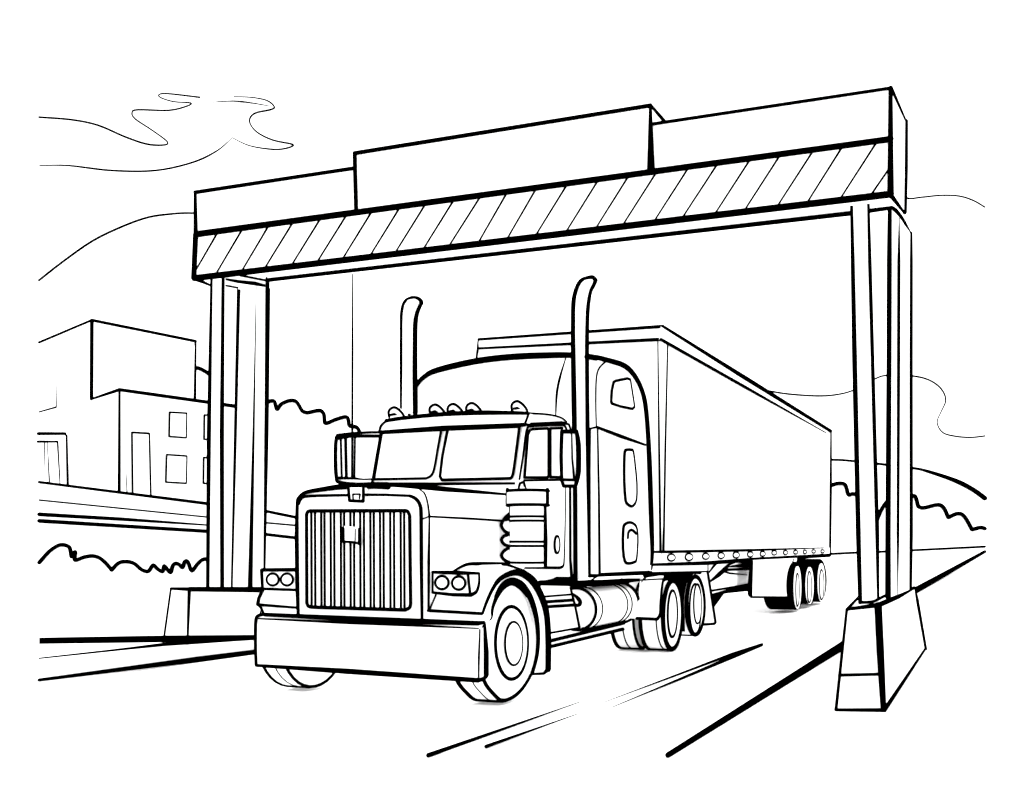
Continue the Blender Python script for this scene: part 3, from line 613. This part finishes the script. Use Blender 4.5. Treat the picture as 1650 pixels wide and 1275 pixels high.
for x, y, r in ((1081.8, 898.6, 6), (1110.3, 897.8, 6), (1137.3, 896.6, 5.2), (1162, 895.5, 5), (1186.2, 894.5, 5), (1208.9, 893.5, 4.4), (1228.9, 892.6, 4.1), (1247.5, 891, 3.8), (1265.7, 890.6, 3.4), (1282, 890, 3.2), (1297, 889.5, 2.9), (1311, 888.7, 2.9), (1325.3, 888.5, 2.7)):
    m = MB(); q = mp(ell(x, y, r, r*.92, 18), X=XT+.045); m.slab(q, (-.012, 0, 0)); m.ink(q, 1.5+r*.12, True); m.build('marker_light', S)
# underframe
m = MB(); f = fx(-5.05)
m.slab(f([(1143, 909), (1215, 903), (1212, 945), (1147, 955)]), (-.3, 0, 0)); f = fx(-5.04)
m.ink(f([(1154, 907), (1142.5, 922.5)]), [4, 2]); m.ink(f(sm([(1144.6, 937), (1158, 926), (1168, 917), (1175, 910), (1184, 907)], 3)), [2.5, 6, 6, 3, 1.5])
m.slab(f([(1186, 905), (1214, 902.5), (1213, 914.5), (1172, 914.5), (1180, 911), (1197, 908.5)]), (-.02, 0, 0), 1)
m.ink(f([(1168, 918.5), (1210, 916.7)]), 3.2); m.ink(f([(1167, 921), (1176, 924), (1203.7, 926.6)]), [3, 2.6, 1])
m.slab(f([(1147, 952), (1210, 941.5), (1208, 950), (1148, 960)]), (-.1, 0, 0))
m.ink(f([(1147, 952), (1208, 941.8)]), 2.8); m.ink(f([(1148, 958.5), (1172, 953), (1208, 947.5)]), [3, 5, 7.5]); m.build('underframe', S)
m = MB(); m.slab(mp([(1158, 957), (1168.5, 955), (1151.5, 978), (1149.5, 966)], X=-5.04), (-.12, 0, 0), 1); m.build('landing_leg', S)
m = MB(); f = fx(-4.8); m.slab(f([(1213, 903), (1284, 899.5), (1276, 963), (1210, 962.5)]), (-.06, 0, 0)); f = fx(-4.79)
m.slab(f([(1210, 903), (1214, 903), (1212.5, 961), (1208.5, 962), (1206, 958), (1206, 942)]), (-.02, 0, 0), 1); m.ink(f([(1210, 962.3), (1270, 962.8)]), 2.8); m.ink(f([(1279, 901), (1277, 906)]), 1.4); m.build('side_box', S)
for (cx, cy, rx, ry), (fx0, fx1, fy0, fy1), (ix0, ix1, iy0, iy1) in (((1283, 944, 13, 39), (1279.7, 1291, 912.5, 981), (1282, 1287.4, 924, 977)),
        ((1305, 938.5, 13, 35.5), (1298.8, 1311, 914, 973.5), (1300.5, 1307.3, 921, 971)), ((1321, 935.5, 11.5, 35), (1318.2, 1329.4, 908, 969.5), (1320, 1327, 918, 966.5))):
    m = MB(); q = mp(ell(cx, cy, rx, ry, 32), X=-4.75); m.slab(q, (-.62, 0, 0), 1); w_ = m.build('wheel', S)
    m = MB(); q = mp(ell((fx0+fx1)/2, (fy0+fy1)/2, (fx1-fx0)/2, (fy1-fy0)/2, 30), X=-4.73); m.slab(q, (-.015, 0, 0)); r_ = m.build('rim', w_)
    m = MB(); q = mp(ell((ix0+ix1)/2, (iy0+iy1)/2, (ix1-ix0)/2, (iy1-iy0)/2, 24), X=-4.72); m.slab(q, (-.008, 0, 0)); m.ink(q, 2.2, True); m.build('hub', w_)

# ================================================================== CAMERA, LIGHT
sc = bpy.context.scene
cam = bpy.data.cameras.new('camera'); co = bpy.data.objects.new('camera', cam); sc.collection.objects.link(co)
co.location = (0, 0, HC); co.rotation_euler = (math.pi/2, 0, A)
cam.sensor_width = 36; cam.lens = FOC/1650*36; cam.shift_y = (880-637.5)/1650; cam.clip_end = 8000
sc.camera = co
w = bpy.data.worlds.new('World'); sc.world = w; w.use_nodes = True
w.node_tree.nodes['Background'].inputs[0].default_value = (1, 1, 1, 1); w.node_tree.nodes['Background'].inputs[1].default_value = 1.0
sun = bpy.data.lights.new('sun', 'SUN'); sun.energy = .5; sun.angle = math.radians(40); so = bpy.data.objects.new('sun', sun); sc.collection.objects.link(so)
so.rotation_euler = (math.radians(40), 0, math.radians(20))
vs = sc.view_settings; vs.view_transform = 'Standard'; vs.look = 'None'; vs.gamma = 1; vs.exposure = 1.35
sc.cycles.max_bounces = 64; sc.cycles.diffuse_bounces = 64
